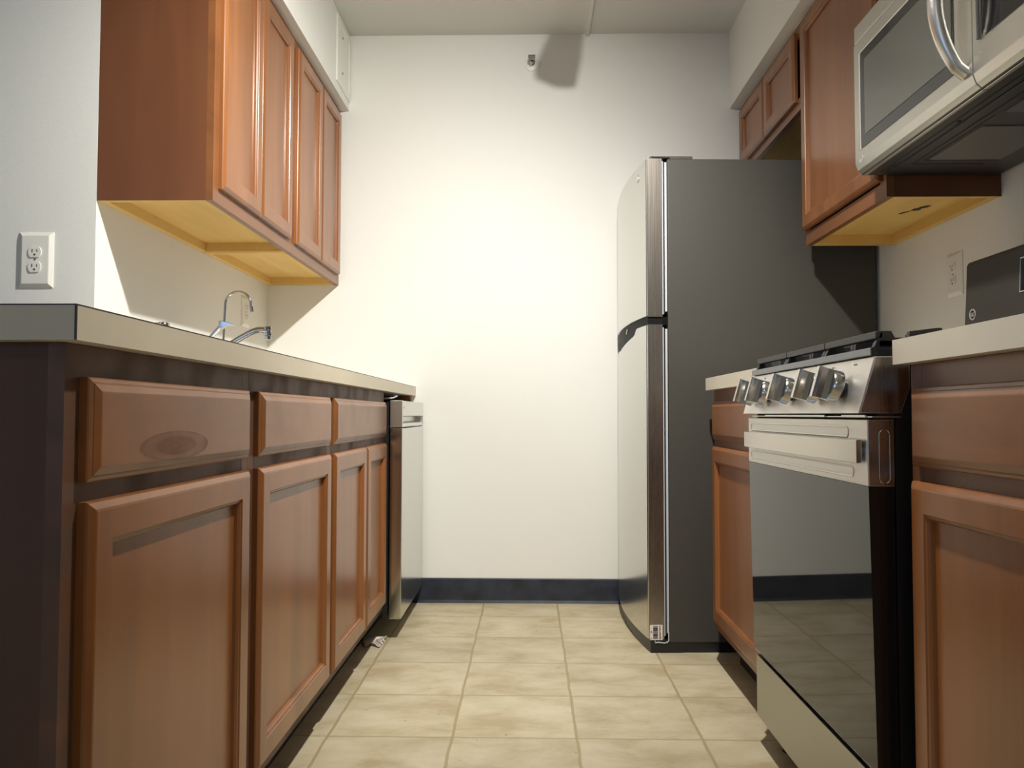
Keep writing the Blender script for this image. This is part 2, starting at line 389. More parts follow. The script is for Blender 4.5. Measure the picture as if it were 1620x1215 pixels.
ml2 = N_.new('ShaderNodeMapRange'); ml2.inputs[1].default_value = .3; ml2.inputs[2].default_value = .6; ml2.inputs[3].default_value = .45; ml2.inputs[4].default_value = 1.1
L_.new(nz.outputs[0], ml2.inputs[0]); L_.new(ml2.outputs[0], ml_.inputs[1]); L_.new(ml_.outputs[0], b_.inputs['Alpha'])
dr = [c for c in cabA.children if c.name.startswith('drawer_front')][0]
mbs = MB(); mbs.bm.faces.new([mbs.bm.verts.new((XF+.0183, STY+.12*math.cos(k*PI/24), STZ+.024*math.sin(k*PI/24))) for k in range(48)])
part('stain', mbs, stain_m, dr, label='dark oval water stain')

GR = 'base cabinets in the right run'
XFR = .605
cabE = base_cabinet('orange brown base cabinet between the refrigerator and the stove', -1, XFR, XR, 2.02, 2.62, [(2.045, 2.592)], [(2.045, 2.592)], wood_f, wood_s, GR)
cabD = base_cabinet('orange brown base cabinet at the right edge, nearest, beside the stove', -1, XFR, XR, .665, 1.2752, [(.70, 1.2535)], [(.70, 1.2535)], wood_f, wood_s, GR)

# ---------------------------------------------------------------- worktops
def seams(mb, s, xf, y0, y1):
    pass
root = thing('countertop', 'long beige laminate countertop over the left cabinets and dishwasher', 'countertop', (-.81, 2.1, CB), 'laminate countertops')
SX0, SX1, SY0, SY1 = -1.00, -.575, 2.10, 2.72
XC = -.4882
part('slab', MB().box(XL+.001, SX0, .848, D-.001, CB, CT).box(SX1, XC-.002, .848, D-.001, CB, CT).box(SX0, SX1, .848, SY0, CB, CT).box(SX0, SX1, SY1, D-.001, CB, CT), lam_t, root)
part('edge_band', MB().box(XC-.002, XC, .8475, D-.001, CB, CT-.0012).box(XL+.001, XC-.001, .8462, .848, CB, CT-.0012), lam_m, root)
part('seam', MB().box(XC-.0016, XC+.0002, .846, D-.001, CT-.0013, CT+.0002).box(XL+.001, XC, .8459, .8475, CT-.0013, CT+.0002).box(XC-.0018, XC+.0003, .8458, .8478, CB, CT), seam_m, root, label='dark seam line along the laminate edge')
for nm, lab, y0, y1 in (('countertop', 'short pale beige countertop between the refrigerator and the stove', 2.005, 2.6145), ('countertop', 'pale beige countertop at the right edge in front of the stove', .62, 1.2752)):
    root = thing(nm, lab, 'countertop', (.89, (y0+y1)/2, CB), 'laminate countertops')
    part('slab', MB().box(.5785, XR-.001, y0+.002, y1-.002, CB, CT), lam_r, root)
    part('edge_band', MB().box(.5763, .5785, y0, y1, CB, CT).box(.5785, XR-.001, y0, y0+.002, CB, CT).box(.5785, XR-.001, y1-.002, y1, CB, CT), lam_r, root)

tag(part('end_panel', B(XL+.001, -.506, 3.392, D-.002, 0, CB-.0005), wood_f), 'thin wooden end panel between dishwasher and back wall under the countertop', 'panel')

# ---------------------------------------------------------------- wall cabinets
def wall_cabinet(label, s, xf, xb, y0, y1, z0, z1, doors, dz0, dz1, mf, ms, group, near_end=False):
    root = thing('wall_cabinet', label, 'cabinet', ((xf+xb)/2, (y0+y1)/2, z0), group)
    dp = abs(xf-xb); e = .0004; t = .018; rc = .030
    mb = MB()
    sx_box(mb, -s, xf, .019, dp-.001, y0+e, y0+t, z0, z1-.001); sx_box(mb, -s, xf, .019, dp-.001, y1-t, y1-e, z0, z1-.001)
    sx_box(mb, -s, xf, .019, dp-.001, y0+t, y1-t, z1-.016, z1-.001)
    sx_box(mb, -s, xf, dp-.006, dp-.001, y0+t, y1-t, z0+rc, z1-.016)
    part('body', mb, ms, root)
    mb = MB()
    sx_box(mb, -s, xf, .019, dp-.006, y0+t, y1-t, z0+rc, z0+rc+.012)
    sx_box(mb, -s, xf, dp-.022, dp-.001, y0+t, y1-t, z0+.0005, z0+rc)
    sx_box(mb, -s, xf, .0195, dp-.022, y1-t-.012, y1-t, z0+.0005, z0+rc)
    sx_box(mb, -s, xf, .0195, dp-.001, y0+.0012, y0+t, z0-.0006, z0+.0005)
    sx_box(mb, -s, xf, .0195, dp-.001, y1-t, y1-.0012, z0-.0006, z0+.0005)
    part('bottom_panel', mb, raw_m, root, label='unfinished yellow wood underside')
    sw = .038; mb = MB()
    sx_box(mb, -s, xf, 0, .019, y0+e, y0+sw, z0, z1-.001); sx_box(mb, -s, xf, 0, .019, y1-sw, y1-e, z0, z1-.001)
    sx_box(mb, -s, xf, .0002, .019, y0+sw, y1-sw, z0, z0+.042); sx_box(mb, -s, xf, .0002, .019, y0+sw, y1-sw, z1-.045, z1-.001)
    part('face_frame', mb, mf, root)
    for a, b in doors: door(root, s, xf, a, b, dz0, dz1, fr=.044)
    return root
GW = 'wall cabinets on the left'
XU = -.8281
wall_cabinet('nearer orange brown two-door wall cabinet on the left with its dark side panel showing', 1, XU, XL, YW, 2.735, 1.361, ZS, [(2.083, 2.383), (2.389, 2.694)], 1.400, 2.100, wood_f, wood_s, GW)
wall_cabinet('farther two-door wall cabinet on the left, touching the white back wall', 1, XU, XL, 2.735, D-.001, 1.361, ZS, [(2.763, 3.078), (3.084, 3.390)], 1.400, 2.100, wood_f, wood_s, GW)
GX = 'wall cabinets on the right'
XV = .9161
tall = wall_cabinet('tall single-door wall cabinet between the microwave and the refrigerator', -1, XV, XR, 2.044, 2.639, 1.361, ZS, [(2.066, 2.632)], 1.408, 2.106, wood_f, wood_s, GX)
part('cable_hole', MB().prism([(1.080, 2.335), (1.086, 2.340), (1.097, 2.318), (1.101, 2.306), (1.094, 2.310)], 'z', 1.3895, 1.3909), slot_m, [c for c in tall.children if c.name.startswith('bottom_panel')][0], label='small dark hole cut through the underside')
part('cable_hole', MB().prism([(1.100, 2.302), (1.114, 2.300), (1.121, 2.292), (1.118, 2.276), (1.128, 2.262), (1.130, 2.246), (1.118, 2.248), (1.108, 2.262), (1.106, 2.276), (1.098, 2.284)], 'z', 1.3895, 1.3909), slot_m, [c for c in tall.children if c.name.startswith('bottom_panel')][0], label='ragged dark hole cut through the underside')
wall_cabinet('short two-door wall cabinet above the refrigerator', -1, XV, XR, 2.640, D-.001, 1.834, ZS, [(2.700, 3.046), (3.052, 3.400)], 1.866, 2.106, wood_f, wood_s, GX)
wall_cabinet('short wall cabinet directly above the microwave', -1, XV, XR, 1.280, 2.043, 1.802, ZS, [(1.31, 1.655), (1.661, 2.012)], 1.835, 2.106, wood_f, wood_s, GX)

# ---------------------------------------------------------------- dishwasher
root = thing('dishwasher', 'stainless dishwasher at the far end of the left counter', 'dishwasher', (-.80, 3.11, 0))
XD = -.452; DY0, DY1 = 2.836, 3.390
part('body', B(XL+.03, -.50, 2.822, DY1, .09, .845), blk, root)
dd = part('door', MB().box(XD-.044, XD, DY0, DY1+.010, .078, .752, bev=.003), fsteel, root, smooth=True)
part('control_panel', MB().prism([(XD-.044, .755), (XD-.004, .755), (XD-.0005, .760), (XD-.004, .768), (XD-.030, .775), (XD-.030, .792), (XD, .796), (XD, .850), (XD-.044, .850)], 'y', DY0+.012, DY1-.002)
     .box(XD-.044, XD, DY0, DY0+.013, .755, .851, bev=.0012).box(XD-.044, XD, DY1-.003, DY1+.010, .755, .851, bev=.0012), steel_b, root)
part('toe_panel', B(-.60, -.588, DY0, DY1, 0, .09), blk, root)
part('mark', MB().lathe([(0, 0), (.004, 0), (.004, .0006), (0, .0006)], (XD-.0001, 2.875, .826), (1, 0, 0), 16), ink, root)
part('cord', MB().tube([(-.56, 2.822, .858), (-.51, 2.832, .858), (-.49, 2.86, .8605), (-.485, 2.92, .868), (-.52, 3.0, .872)], .0028, 8), gasket, root, smooth=True, label='thin pale wire over the dishwasher door')

# ---------------------------------------------------------------- refrigerator
FX, FY = .4747, 2.7261
root = thing('refrigerator', 'tall top-freezer refrigerator with curved stainless doors and charcoal side', 'refrigerator', (FX, FY, 0), rotz=math.radians(2.0))
FW = .672
part('case', B(FX, 1.192, FY, FY+FW, .034, 1.683, bev=.004), grey_case, root)
def fx(t):                                            # bowed door front
    e = abs(2*t-1)
    return .400-.024*(1-e**2.0)
def fdoor(name, z0, z1, scoop=0):
    n = 40; pts = []
    mb = MB(); xb = .4565
    def zt(t, depth):
        if not scoop: return z1
        a = min(1, max(0, (t-.17)/.07)); b = min(1, max(0, (1.0-t)/.03)); a = a*a*(3-2*a)
        return z1-scoop*a*(.35+.65*min(1, (t-.17)/.5 if t > .17 else 0))*depth
    cols = []
    for i in range(n+1):
        t = i/n; y = FY+.002+t*(FW-.004); x = fx(t)
        cols.append([(xb, y, z0), (x+.006, y, z0), (x+.0012, y, z0+.003), (x, y, z0+.008), (x, y, zt(t, 1)-.008), (x+.0012, y, zt(t, 1)-.003), (x+.006, y, zt(t, 1)), (xb, y, zt(t, .2))])
    mb.rings(cols)
    return part(name, mb, fsteel, root, smooth=True)
fz = fdoor('freezer_door', 1.136, 1.684)
fr_ = fdoor('refrigerator_door', .045, 1.110, .052)
for nm, z0, z1, par in (('door_edge', 1.137, 1.6835, fz), ('door_edge', .046, 1.109, fr_)):
    part(nm, MB().box(.4035, .4560, FY-.0004, FY+.0022, z0, z1), esteel, par, label='brushed brown-grey steel edge of the door')
part('handle_recess', MB().rings([[(fx(t)+.007, FY+.002+t*(FW-.004), 1.040), (fx(t)+.007, FY+.002+t*(FW-.004), 1.1358), (.4562, FY+.002+t*(FW-.004), 1.1358), (.4562, FY+.002+t*(FW-.004), 1.040)] for t in [.006+.98*k/30 for k in range(31)]]), matt, root, smooth=True, label='black glossy strip between the two doors')
part('handle_recess_end', MB().box(.4562, .470, FY+.006, FY+.05, 1.108, 1.1365), blkg, root)
part('handle_glint', MB().tube([(fx(.42+.006*k)+.004, FY+(.42+.006*k)*FW, 1.124-.0035*k) for k in range(6)], .0022, 8), bright, root, smooth=True, label='small modelled glint inside the door handle recess')  # glint of light modelled as a short bright tube
part('edge_trim', MB().tube([(.4046, FY-.0006, 1.14), (.4046, FY-.0006, 1.681)], .0016, 8), bright, fz, smooth=True)
part('edge_trim', MB().tube([(.4046, FY-.0006, .05), (.4046, FY-.0006, 1.106)], .0016, 8), bright, fr_, smooth=True)
for z0, z1 in ((1.145, 1.676), (.056, 1.10)):
    part('gasket', MB().box(.4565, .4600, FY+.003, FY+FW-.003, z0, z1).box(.4655, .4725, FY+.0028, FY+FW-.003, z0+.01, z1-.005), gasket, root)
    part('gasket_fold', MB().box(.4600, .4655, FY+.006, FY+FW-.006, z0+.002, z1-.002).box(.4725, .4755, FY+.006, FY+FW-.006, z0, z1), blk, root)
part('hinge_cover', MB().box(.418, .566, FY+.012, FY+.075, 1.6842, 1.6965, bev=.003), grey_case, root, smooth=True)
part('hinge_plate', MB().box(.422, .485, FY+.006, FY+.05, 1.6835, 1.6892), blkg, root)
part('base_grille', MB().rings([[(fx(i/20)+.022*0+(.012 if z else .010), FY+.002+i/20*(FW-.004), z), (.52, FY+.002+i/20*(FW-.004), z), (.52, FY+.002+i/20*(FW-.004), .0445 if not z else z), (fx(i/20)+.010, FY+.002+i/20*(FW-.004), .0425)] for z in (0,) for i in range(21)]), blk, root)
part('leg', MB().lathe([(.016, 0), (.016, .02), (.010, .02), (.010, .036)], (.445, FY+.045, 0), (0, 0, 1)), blk, root)
part('base', MB().box(.50, 1.17, FY+.004, FY+FW-.02, .0, .034), blk, root)
part('hinge_bracket', MB().tube([(.424, FY-.001, .041), (.426, FY-.0015, .034), (.433, FY-.002, .0365), (.455, FY-.002, .034), (.465, FY-.002, .036), (.4705, FY-.002, .042), (.4705, FY-.002, .072)], .0022, 8), gasket, root, smooth=True)
st = part('sticker', B(.4075, .4495, FY-.0012, FY-.0005, .044, .094), paper, root, label='white barcode sticker')
mb = MB(); z = .048
rnd = random.Random(3)
while z < .090:
    h = rnd.choice([.0006, .0010, .0016]); mb.box(.4175, .4340, FY-.0016, FY-.0011, z, min(z+h, .0905)); z += h+rnd.choice([.0006, .0010, .0013])
part('barcode', mb, ink, st)
mb = MB()
for k in range(18):
    z = .047+k*.0025
    mb.box(.4385, .4385+.003+.003*rnd.random(), FY-.0016, FY-.0011, z, z+.0014)
part('sticker_print', mb, ink, st)
mb = MB()
for z in (.048, .068, .0715): mb.box(.4100, .4135, FY-.0016, FY-.0011, z, z+.0022)
part('sticker_print', mb, ink, st)

def monogram(parent, c, nrm, up, r, mat=silver_ink):
    # small round emblem: ring, inner ring, curly letters G E
    n = Vector(nrm).normalized(); u = Vector(up).normalized(); rt = u.cross(n)
    mb = MB(); c = Vector(c)+n*.0006
    def circ(rad, w, a0=0, a1=360, cc=(0, 0)):
        k = 30; P = []
        for i in range(k+1):
            a = math.radians(a0+(a1-a0)*i/k); P.append(c+(rt*math.cos(a)+u*math.sin(a))*rad+rt*cc[0]+u*cc[1])
        mb.tube(P, w, 6)
    circ(r, r*.07); circ(r*.84, r*.035)
    circ(r*.30, r*.055, 50, 330, (-r*.28, 0)); mb.tube([c-rt*r*.28, c+rt*r*.02, c+rt*r*.02-u*r*.35], r*.05, 6)
    circ(r*.17, r*.05, 60, 270, (r*.34, r*.17)); circ(r*.17, r*.05, 90, 300, (r*.34, -r*.17))
    return part('emblem', mb, mat, parent, smooth=True, label='small round silver maker emblem')
monogram(root, (fx(.14)-.0003, FY+.14*FW, 1.640), (-1, 0, 0), (0, 0, 1), .014)

# ---------------------------------------------------------------- gas stove
RY0, RY1 = 1.300, 1.995
root = thing('gas_range', 'stainless and black gas stove between the two right cabinets', 'stove', (.83, (RY0+RY1)/2, 0))
part('body', MB().box(.590, 1.125, RY0+.001, RY1-.001, .028, .896), blk, root)
for yy in (RY0+.05, RY1-.05):
    for xx in (.62, 1.08): part('leg', MB().lathe([(.016, 0), (.016, .012), (.008, .012), (.008, .03)], (xx, yy, 0), (0, 0, 1), 16), blk, root)
XDR = .545
door_ = part('oven_door', MB().prism([(.587, .226), (XDR+.012, .226), (XDR+.009, .232), (XDR+.001, .686), (.587, .686)], 'y', RY0, RY1), glass_b, root)
part('door_top_panel', MB().box(XDR, .588, RY0-.001, RY1, .6865, .7935, bev=.0015)
     .prism([(XDR-.0005, RY0+.1), (XDR-.0005, RY1-.02), (XDR+.001, RY1-.02), (XDR+.001, RY0+.1)], 'z', .70, .7001), steel_y, door_, smooth=True)
def pill(y0, y1, zc, r, x, w=.0022, ax='y'):
    P = []
    for k in range(13):
        a = PI/2+PI*k/12; P.append((x, y0+r+r*math.cos(a), zc+r*math.sin(a)))
    for k in range(13):
        a = -PI/2+PI*k/12; P.append((x, y1-r+r*math.cos(a), zc+r*math.sin(a)))
    P.append(P[0])
    return MB().tube(P, w, 8)
part('embossed_groove', pill(RY0+.075, RY1-.025, .7725, .0085, XDR+.0010), steel_y, door_, smooth=True)
part('embossed_groove', pill(RY0+.055, RY1-.025, .7060, .0085, XDR+.0010), steel_y, door_, smooth=True)
P = []
for k in range(13): a = PI*k/12; P.append((.5715+.0085*math.cos(a), RY0-.0022, .778-.0085+.0085*math.sin(a)))
for k in range(13): a = PI+PI*k/12; P.append((.5715+.0085*math.cos(a), RY0-.0022, .700+.0085*math.sin(a)))
P.append(P[0])
part('side_bead', MB().tube(P, .0012, 8), knob_m, door_, smooth=True)
# handle: slightly bowed flat bar on two posts
def hb(u, off):
    return XDR-.013-.006*math.sin(PI*u)+off
cols = []
hy0, hy1 = RY0+.012, RY1-.006
for i in range(25):
    u = i/24; y = hy0+(hy1-hy0)*u; k = 1
    zc = .7425; hh = .0185*k
    cols.append([(hb(u, 0), y, zc-hh), (hb(u, 0), y, zc+hh*.95), (hb(u, .0025), y, zc+hh), (hb(u, .009), y, zc+hh), (hb(u, .009), y, zc-hh), (hb(u, .0025), y, zc-hh-.001)])
h_ = part('handle', MB().rings(cols), hsteel, door_, smooth=True)
for a_ in (hy0+.05, hy1-.075): part('handle_post', MB().box(XDR-.006, XDR+.001, a_, a_+.025, .730, .754), knob_m, h_)
part('vent_gap', MB().box(.566, .592, RY0+.001, RY1-.004, .790, .806), slot_m, root, label='dark gap above the oven door')
part('vent_strip', MB().box(.553, .600, RY0-.001, RY1-.006, .7975, .7993).box(.5505, .5535, RY0+.20, RY1-.12, .7975, .8015).box(.5505, .5535, RY0+.02, RY0+.12, .7975, .8015), steel_b, root)
# slanted control panel
pn = Vector((-.0965, 0, .0275)).normalized()
PB, PT = (.531, .8040), (.5585, .8965)
part('control_panel', MB().prism([(PB[0], PB[1]), (PT[0], PT[1]), (.615, .8965), (.615, .845), (.600, .8040)], 'y', RY0, RY1-.003, bev=.0012), steel_y, root, smooth=True)
part('end_cap', MB().prism([(PB[0]+.004, PB[1]+.002), (PT[0]+.003, PT[1]-.002), (.613, .8945), (.613, .845), (.598, .8045)], 'y', RY0-.0012, RY0+.001), esteel, root, label='steel end of the control panel with its brown reflection painted in')  # thin plate; the brown reflection on this end is put into its colour
part('side_cap', B(XDR+.002, .587, RY0-.0018, RY0, .688, .7925), esteel, door_, label='steel side of the oven door with its brown reflection painted in')  # thin plate, coloured for the brown reflection on the door side
for ky in (1.392, 1.492, 1.650, 1.812, 1.912):
    c0 = Vector(((PB[0]+PT[0])/2, ky, (PB[1]+PT[1])/2-.004))
    kn = part('knob', MB().lathe([(.0, .009), (.0255, .009), (.0275, .011), (.0268, .022), (.0235, .027), (.0, .028)], c0, pn, 36), knob_m, root, smooth=True)
    # blade grip across the knob
    up = Vector((-pn.z, 0, pn.x))*-1; up = up.normalized()
    if up.z < 0: up = -up
    yv = Vector((0, 1, 0)); cols = []
    for (h, wv, ht) in ((.015, .0155, .0260), (.027, .0100, .0262), (.036, .0072, .0266), (.046, .0068, .0272), (.051, .0072, .0278), (.0520, .0060, .0270)):
        cols.append([c0+pn*h+yv*(sgy*wv)+up*(sgz*ht) for sgy, sgz in ((-1, -1), (1, -1), (1, 1), (-1, 1))])
    part('grip', MB().rings(cols), grip_m, kn)
    part('collar', MB().lathe([(0, 0), (.017, 0), (.0165, .010), (0, .010)], c0, pn, 28), blk, kn, smooth=True)
# printed marks above the knobs
for ky in (1.392, 1.492, 1.650, 1.812, 1.912):
    mb = MB()
    for dy in (-.03, -.022):
        q = Vector(((PB[0]+PT[0])/2, ky+dy, (PB[1]+PT[1])/2))+Vector((.0275, 0, .094)).normalized()*.038+pn*.0006
        mb.lathe([(0, 0), (.0016, 0), (.0016, .0004), (0, .0004)], q, pn, 10)
    part('printed_mark', mb, ink, root)
ck = part('cooktop', MB().box(.5555, 1.118, RY0+.004, RY1-.002, .8970, .9120, bev=.004), enam, root, smooth=True)
part('lip_sheen_strip', MB().box(.5540, .5560, RY0+.004, RY1-.002, .8985, .9110, bev=.0006), lip_m, ck)  # reflection on the cooktop edge painted as a grey strip
for by in (1.44, 1.65, 1.86):
    for bx_ in ((.70, .96) if by != 1.65 else (.83,)):
        part('burner', MB().lathe([(0, 0), (.045, 0), (.042, .008), (.030, .010), (.030, .016), (.0, .017)], (bx_, by, .912), (0, 0, 1)), iron, root, smooth=True)
# three cast iron grates
gw = (RY1-RY0-.016)/3
for k in range(3):
    a = RY0+.007+gw*k+.0015; b = a+gw-.003; zt = .9385; h = .0125
    mb = MB()
    mb.box(.565, .577, a, b, zt-h, zt, bev=.0015); mb.box(1.060, 1.072, a, b, zt-h, zt, bev=.0015)
    mb.box(.57, 1.07, a, a+.010, .9125, .9235, bev=.001); mb.box(.57, 1.07, b-.010, b, .9125, .9235, bev=.001)
    mb.prism([(.562, .9125), (.575, zt), (.590, zt), (.604, .9125)], 'y', a, a+.011)
    mb.prism([(.562, .9125), (.575, zt), (.590, zt), (.604, .9125)], 'y', b-.011, b)
    mb.prism([(1.034, .9125), (1.048, zt), (1.064, zt), (1.074, .9125)], 'y', a, a+.011)
    mb.prism([(1.034, .9125), (1.048, zt), (1.064, zt), (1.074, .9125)], 'y', b-.011, b)
    mb.box(.570, 1.068, (a+b)/2-.005, (a+b)/2+.005, zt-.010, zt-.0005)
    for xx in (.655, .745, .83, .915, 1.0):
        mb.box(xx-.005, xx+.005, a+.004, (a+b)/2-.03, zt-.012, zt+.002, bev=.001); mb.box(xx-.005, xx+.005, (a+b)/2+.03, b-.004, zt-.012, zt+.002, bev=.001)
    for xx in (.646, .99):
        for q in (a, b-.010): mb.prism([(xx-.028, .922), (xx-.026, .938), (xx+.018, .9435), (xx+.026, .9435), (xx+.030, .922)], 'y', q, q+.010)
    part('grate', mb, iron, root)
part('drawer_panel', MB().box(.556, .588, RY0+.004, RY1-.010, .072, .218, bev=.002), dsteel, root, smooth=True)
bgd = part('back_guard', MB().prism([(1.072, .905), (1.086, 1.172), (1.092, 1.180), (1.124, 1.180), (1.124, .905)], 'y', RY0+.002, RY1-.002, bev=.004), grey_case, root, smooth=True)
part('display', MB().prism([(1.0815-.0015, 1.075), (1.0850-.0015, 1.146), (1.09, 1.146), (1.087, 1.075)], 'y', 1.52, 1.766), blkg, bgd)
part('display_frame', MB().tube([(1.0815-.002, 1.517, 1.073), (1.0815-.002, 1.769, 1.073), (1.0855-.002, 1.769, 1.148), (1.0855-.002, 1.517, 1.148), (1.0815-.002, 1.517, 1.073)], .0014, 6), silver_ink, bgd)
monogram(bgd, (1.0785, 1.955, 1.046), (-1, 0, .055), (0, 0, 1), .013)

# ---------------------------------------------------------------- over-the-range microwave
MX, MY0, MY1, MZ0, MZ1 = .835, 1.284, 2.038, 1.415, 1.797
root = thing('microwave', 'stainless over-the-range microwave hanging above the stove', 'microwave', (1.0, 1.66, MZ0))
part('case', MB().box(.872, 1.195, MY0+.004, MY1-.004, MZ0+.006, MZ1-.003, bev=.002), blk, root)
YS = 1.497     # seam between door and control panel
def mfront(y0, y1, z0, z1):
    return MB().prism([(.872, z0+.002), (MX+.020, z0), (MX+.006, z0+.012), (MX, z0+.030), (MX, z1), (.872, z1)], 'y', y0, y1, bev=.0015)
part('vent_trim', MB().box(MX+.001, .872, MY0, MY1, 1.750, MZ1-.001, bev=.003), msteel, root, smooth=True)
md = part('door', mfront(YS+.001, MY1, MZ0-.002, 1.748), msteel, root, smooth=True)
def rrect(y0, y1, z0, z1, r, x, t, n=5):
    P = []
    for cyy, czz, a0 in ((y1-r, z1-r, 0), (y0+r, z1-r, 90), (y0+r, z0+r, 180), (y1-r, z0+r, 270)):
        for k in range(n+1):
            a = math.radians(a0+90*k/n); P.append((cyy+r*math.cos(a), czz+r*math.sin(a)))
    return MB().prism(P, 'x', x, x+t)
WZ = (1.470, 1.712); WY = (1.560, 1.998)
part('window_glass', rrect(WY[0], WY[1], WZ[0], WZ[1], .006, MX-.0012, .004), grey_glass, md)
part('window_screen', rrect(WY[0]+.006, WY[1]-.026, WZ[0]+.028, WZ[1]-.024, .006, MX-.0022, .002), grey_screen, md)
part('window_bezel', MB().tube([(MX-.001, WY[1]+.003, WZ[0]), (MX-.001, WY[1]+.003, WZ[1])], .0028, 8).tube([(MX-.001, WY[0], WZ[1]+.003), (MX-.001, WY[1], WZ[1]+.003)], .0012, 8), bright, md, smooth=True)
cpn = part('control_panel', mfront(MY0, YS-.001, MZ0-.002, 1.748), msteel, root, smooth=True)
part('keypad', rrect(MY0+.03, 1.462, 1.498, 1.735, .010, MX-.0015, .004), blkg, cpn)
part('keypad_trim', MB().tube([(MX-.003, 1.470, 1.498), (MX-.003, 1.470, 1.735)], .004, 10), chrome, cpn, smooth=True)
# bowed vertical handle
P = []; R_ = []
for i in range(21):
    u = i/20; P.append((MX-.004-.052*math.sin(PI*u)**.75 if 0 < u < 1 else MX+.001, 1.520, 1.452+.285*u)); R_.append(.0125+.002*math.sin(PI*u))
part('handle', MB().tube(P, R_, 18), steel_b, md, smooth=True)
part('underside', MB().box(.850, 1.196, MY0+.004, MY1-.003, MZ0-.001, MZ0+.006), under_m, root)
us = MB()
us.box(.905, 1.165, 1.31, 1.995, MZ0-.0035, MZ0-.001, bev=.001)
un = part('vent_plate', us, under_m, root)
part('grease_filter', MB().box(.955, 1.12, 1.68, 1.90, MZ0-.0055, MZ0-.003, bev=.0006), mesh_m, un, label='pale aluminium mesh filter')
part('grease_filter', MB().box(.955, 1.12, 1.36, 1.60, MZ0-.0055, MZ0-.003, bev=.0006), mesh_m, un, label='pale aluminium mesh filter')
part('panel_groove', MB().box(.885, .888, 1.31, 2.0, MZ0-.0016, MZ0-.0008).box(.930, .933, 1.34, 1.94, MZ0-.0042, MZ0-.003).box(.933, 1.10, 1.935, 1.938, MZ0-.0042, MZ0-.003).box(.945, .947, 1.62, 1.91, MZ0-.0042, MZ0-.003).box(.947, 1.12, 1.906, 1.909, MZ0-.0042, MZ0-.003), slot_m, un)
for yy in (1.96, 1.66, 1.36): part('screw', MB().lathe([(0, 0), (.0045, 0), (.0035, .002), (0, .002)], (.896, yy, MZ0-.001), (0, 0, -1), 14), slot_m, root)
monogram(md, (MX-.001, 1.998, 1.445), (-1, 0, 0), (0, 0, 1), .009)

# ---------------------------------------------------------------- electrical outlets
def outlet(label, c, nrm, w, h):
    # c = centre on the wall, nrm = wall normal
    root = thing('electrical_outlet', label, 'outlet', c, 'white wall outlets')
    n = Vector(nrm); up = Vector((0, 0, 1)); rt = up.cross(n); c = Vector(c)
    def rc(a, b, d): return [c+rt*(sa*a/2)+up*(sb*b/2)+n*d for sa, sb in ((-1, -1), (1, -1), (1, 1), (-1, 1))]
    part('cover_plate', MB().rings([rc(w, h, .0003), rc(w, h, .002), rc(w-.018, h-.018, .0075), rc(w-.022, h-.022, .008)]), trim_white, root)
    for sz in (-1, 1):
        cc = c+up*(sz*.0195)
        prof = []
        for k in range(28):
            a = k*2*PI/28; y = .0172*math.cos(a); z = max(-.0135, min(.0135, .0172*math.sin(a))); prof.append((y, z))
        rec = part('receptacle', MB().rings([[cc+rt*a+up*b+n*d for a, b in prof] for d in (.0078, .0104)]), trim_white, root)
        mb = MB()
        def sl(a, b, ww, hh):
            q = cc+rt*a+up*b
            mb.rings([[q+rt*(sa*ww)+up*(sb*hh)+n*d for sa, sb in ((-1, -1), (1, -1), (1, 1), (-1, 1))] for d in (.0103, .0107)])
        sl(-.0063, .0035, .0011, .0042); sl(.0063, .0035, .0011, .0034); sl(0, -.0068, .0022, .0024)
        part('slots', mb, slot_m, rec)
    part('screw', MB().lathe([(0, 0), (.0028, 0), (.002, .0012), (0, .0012)], c+n*.0078, n, 12), chrome, root)
    return root
outlet('white double wall outlet on the grey wall at far left, above the counter end', (-1.290, YW, 1.2035), (0, -1, 0), .091, .146)
outlet('cream wall outlet seen edge-on behind the sink taps', (XL, 3.147, 1.209), (1, 0, 0), .083, .120)
outlet('pale wall outlet on the right wall beside the stove back guard', (XR, 2.270, 1.200), (-1, 0, 0), .080, .124)

# ---------------------------------------------------------------- sink and taps
root = thing('kitchen_sink', 'stainless sink set in the left countertop', 'sink', ((SX0+SX1)/2, (SY0+SY1)/2, CT))
def rcx(i, z): return [(SX0+i, SY0+i, z), (SX1-i, SY0+i, z), (SX1-i, SY1-i, z), (SX0+i, SY1-i, z)]
part('basin', MB().rings([rcx(-.012, CT+.0003), rcx(-.010, CT+.002), rcx(.006, CT+.002), rcx(.010, CT-.004), rcx(.02, CT-.15), rcx(.03, CT-.16)], close_first=False), steel_b, root, smooth=True)
part('drain', MB().lathe([(0, 0), (.04, 0), (.045, .002), (.03, .003), (0, .001)], ((SX0+SX1)/2, (SY0+SY1)/2, CT-.1595), (0, 0, 1)), chrome, root, smooth=True)
def bez(pts, n=16):
    P = [Vector(p) for p in pts]; out = []
    P = [P[0]*2-P[1]]+P+[P[-1]*2-P[-2]]
    for i in range(1, len(P)-2):
        for k in range(n):
            t = k/n; a, b, c, d = P[i-1:i+3]
            out.append(.5*((2*b)+(c-a)*t+(2*a-5*b+4*c-d)*t*t+(3*b-a-3*c+d)*t**3))
    out.append(P[-2]); return out
root = thing('kitchen_faucet', 'low chrome kitchen faucet with slanting spout and lever handle', 'faucet', (-1.055, 2.45, CT))
part('body', MB().lathe([(.032, 0), (.032, .006), (.024, .012), (.022, .07), (.020, .078), (.0, .082)], (-1.055, 2.45, CT+.0003), (0, 0, 1)), chrome, root, smooth=True)
sp_ = part('spout', MB().tube(bez([(-1.045, 2.45, .955), (-1.00, 2.45, .978), (-.94, 2.45, 1.010), (-.885, 2.45, 1.043), (-.850, 2.45, 1.060), (-.822, 2.45, 1.062), (-.812, 2.45, 1.058)], 6), .0095, 14), chrome, root, smooth=True)
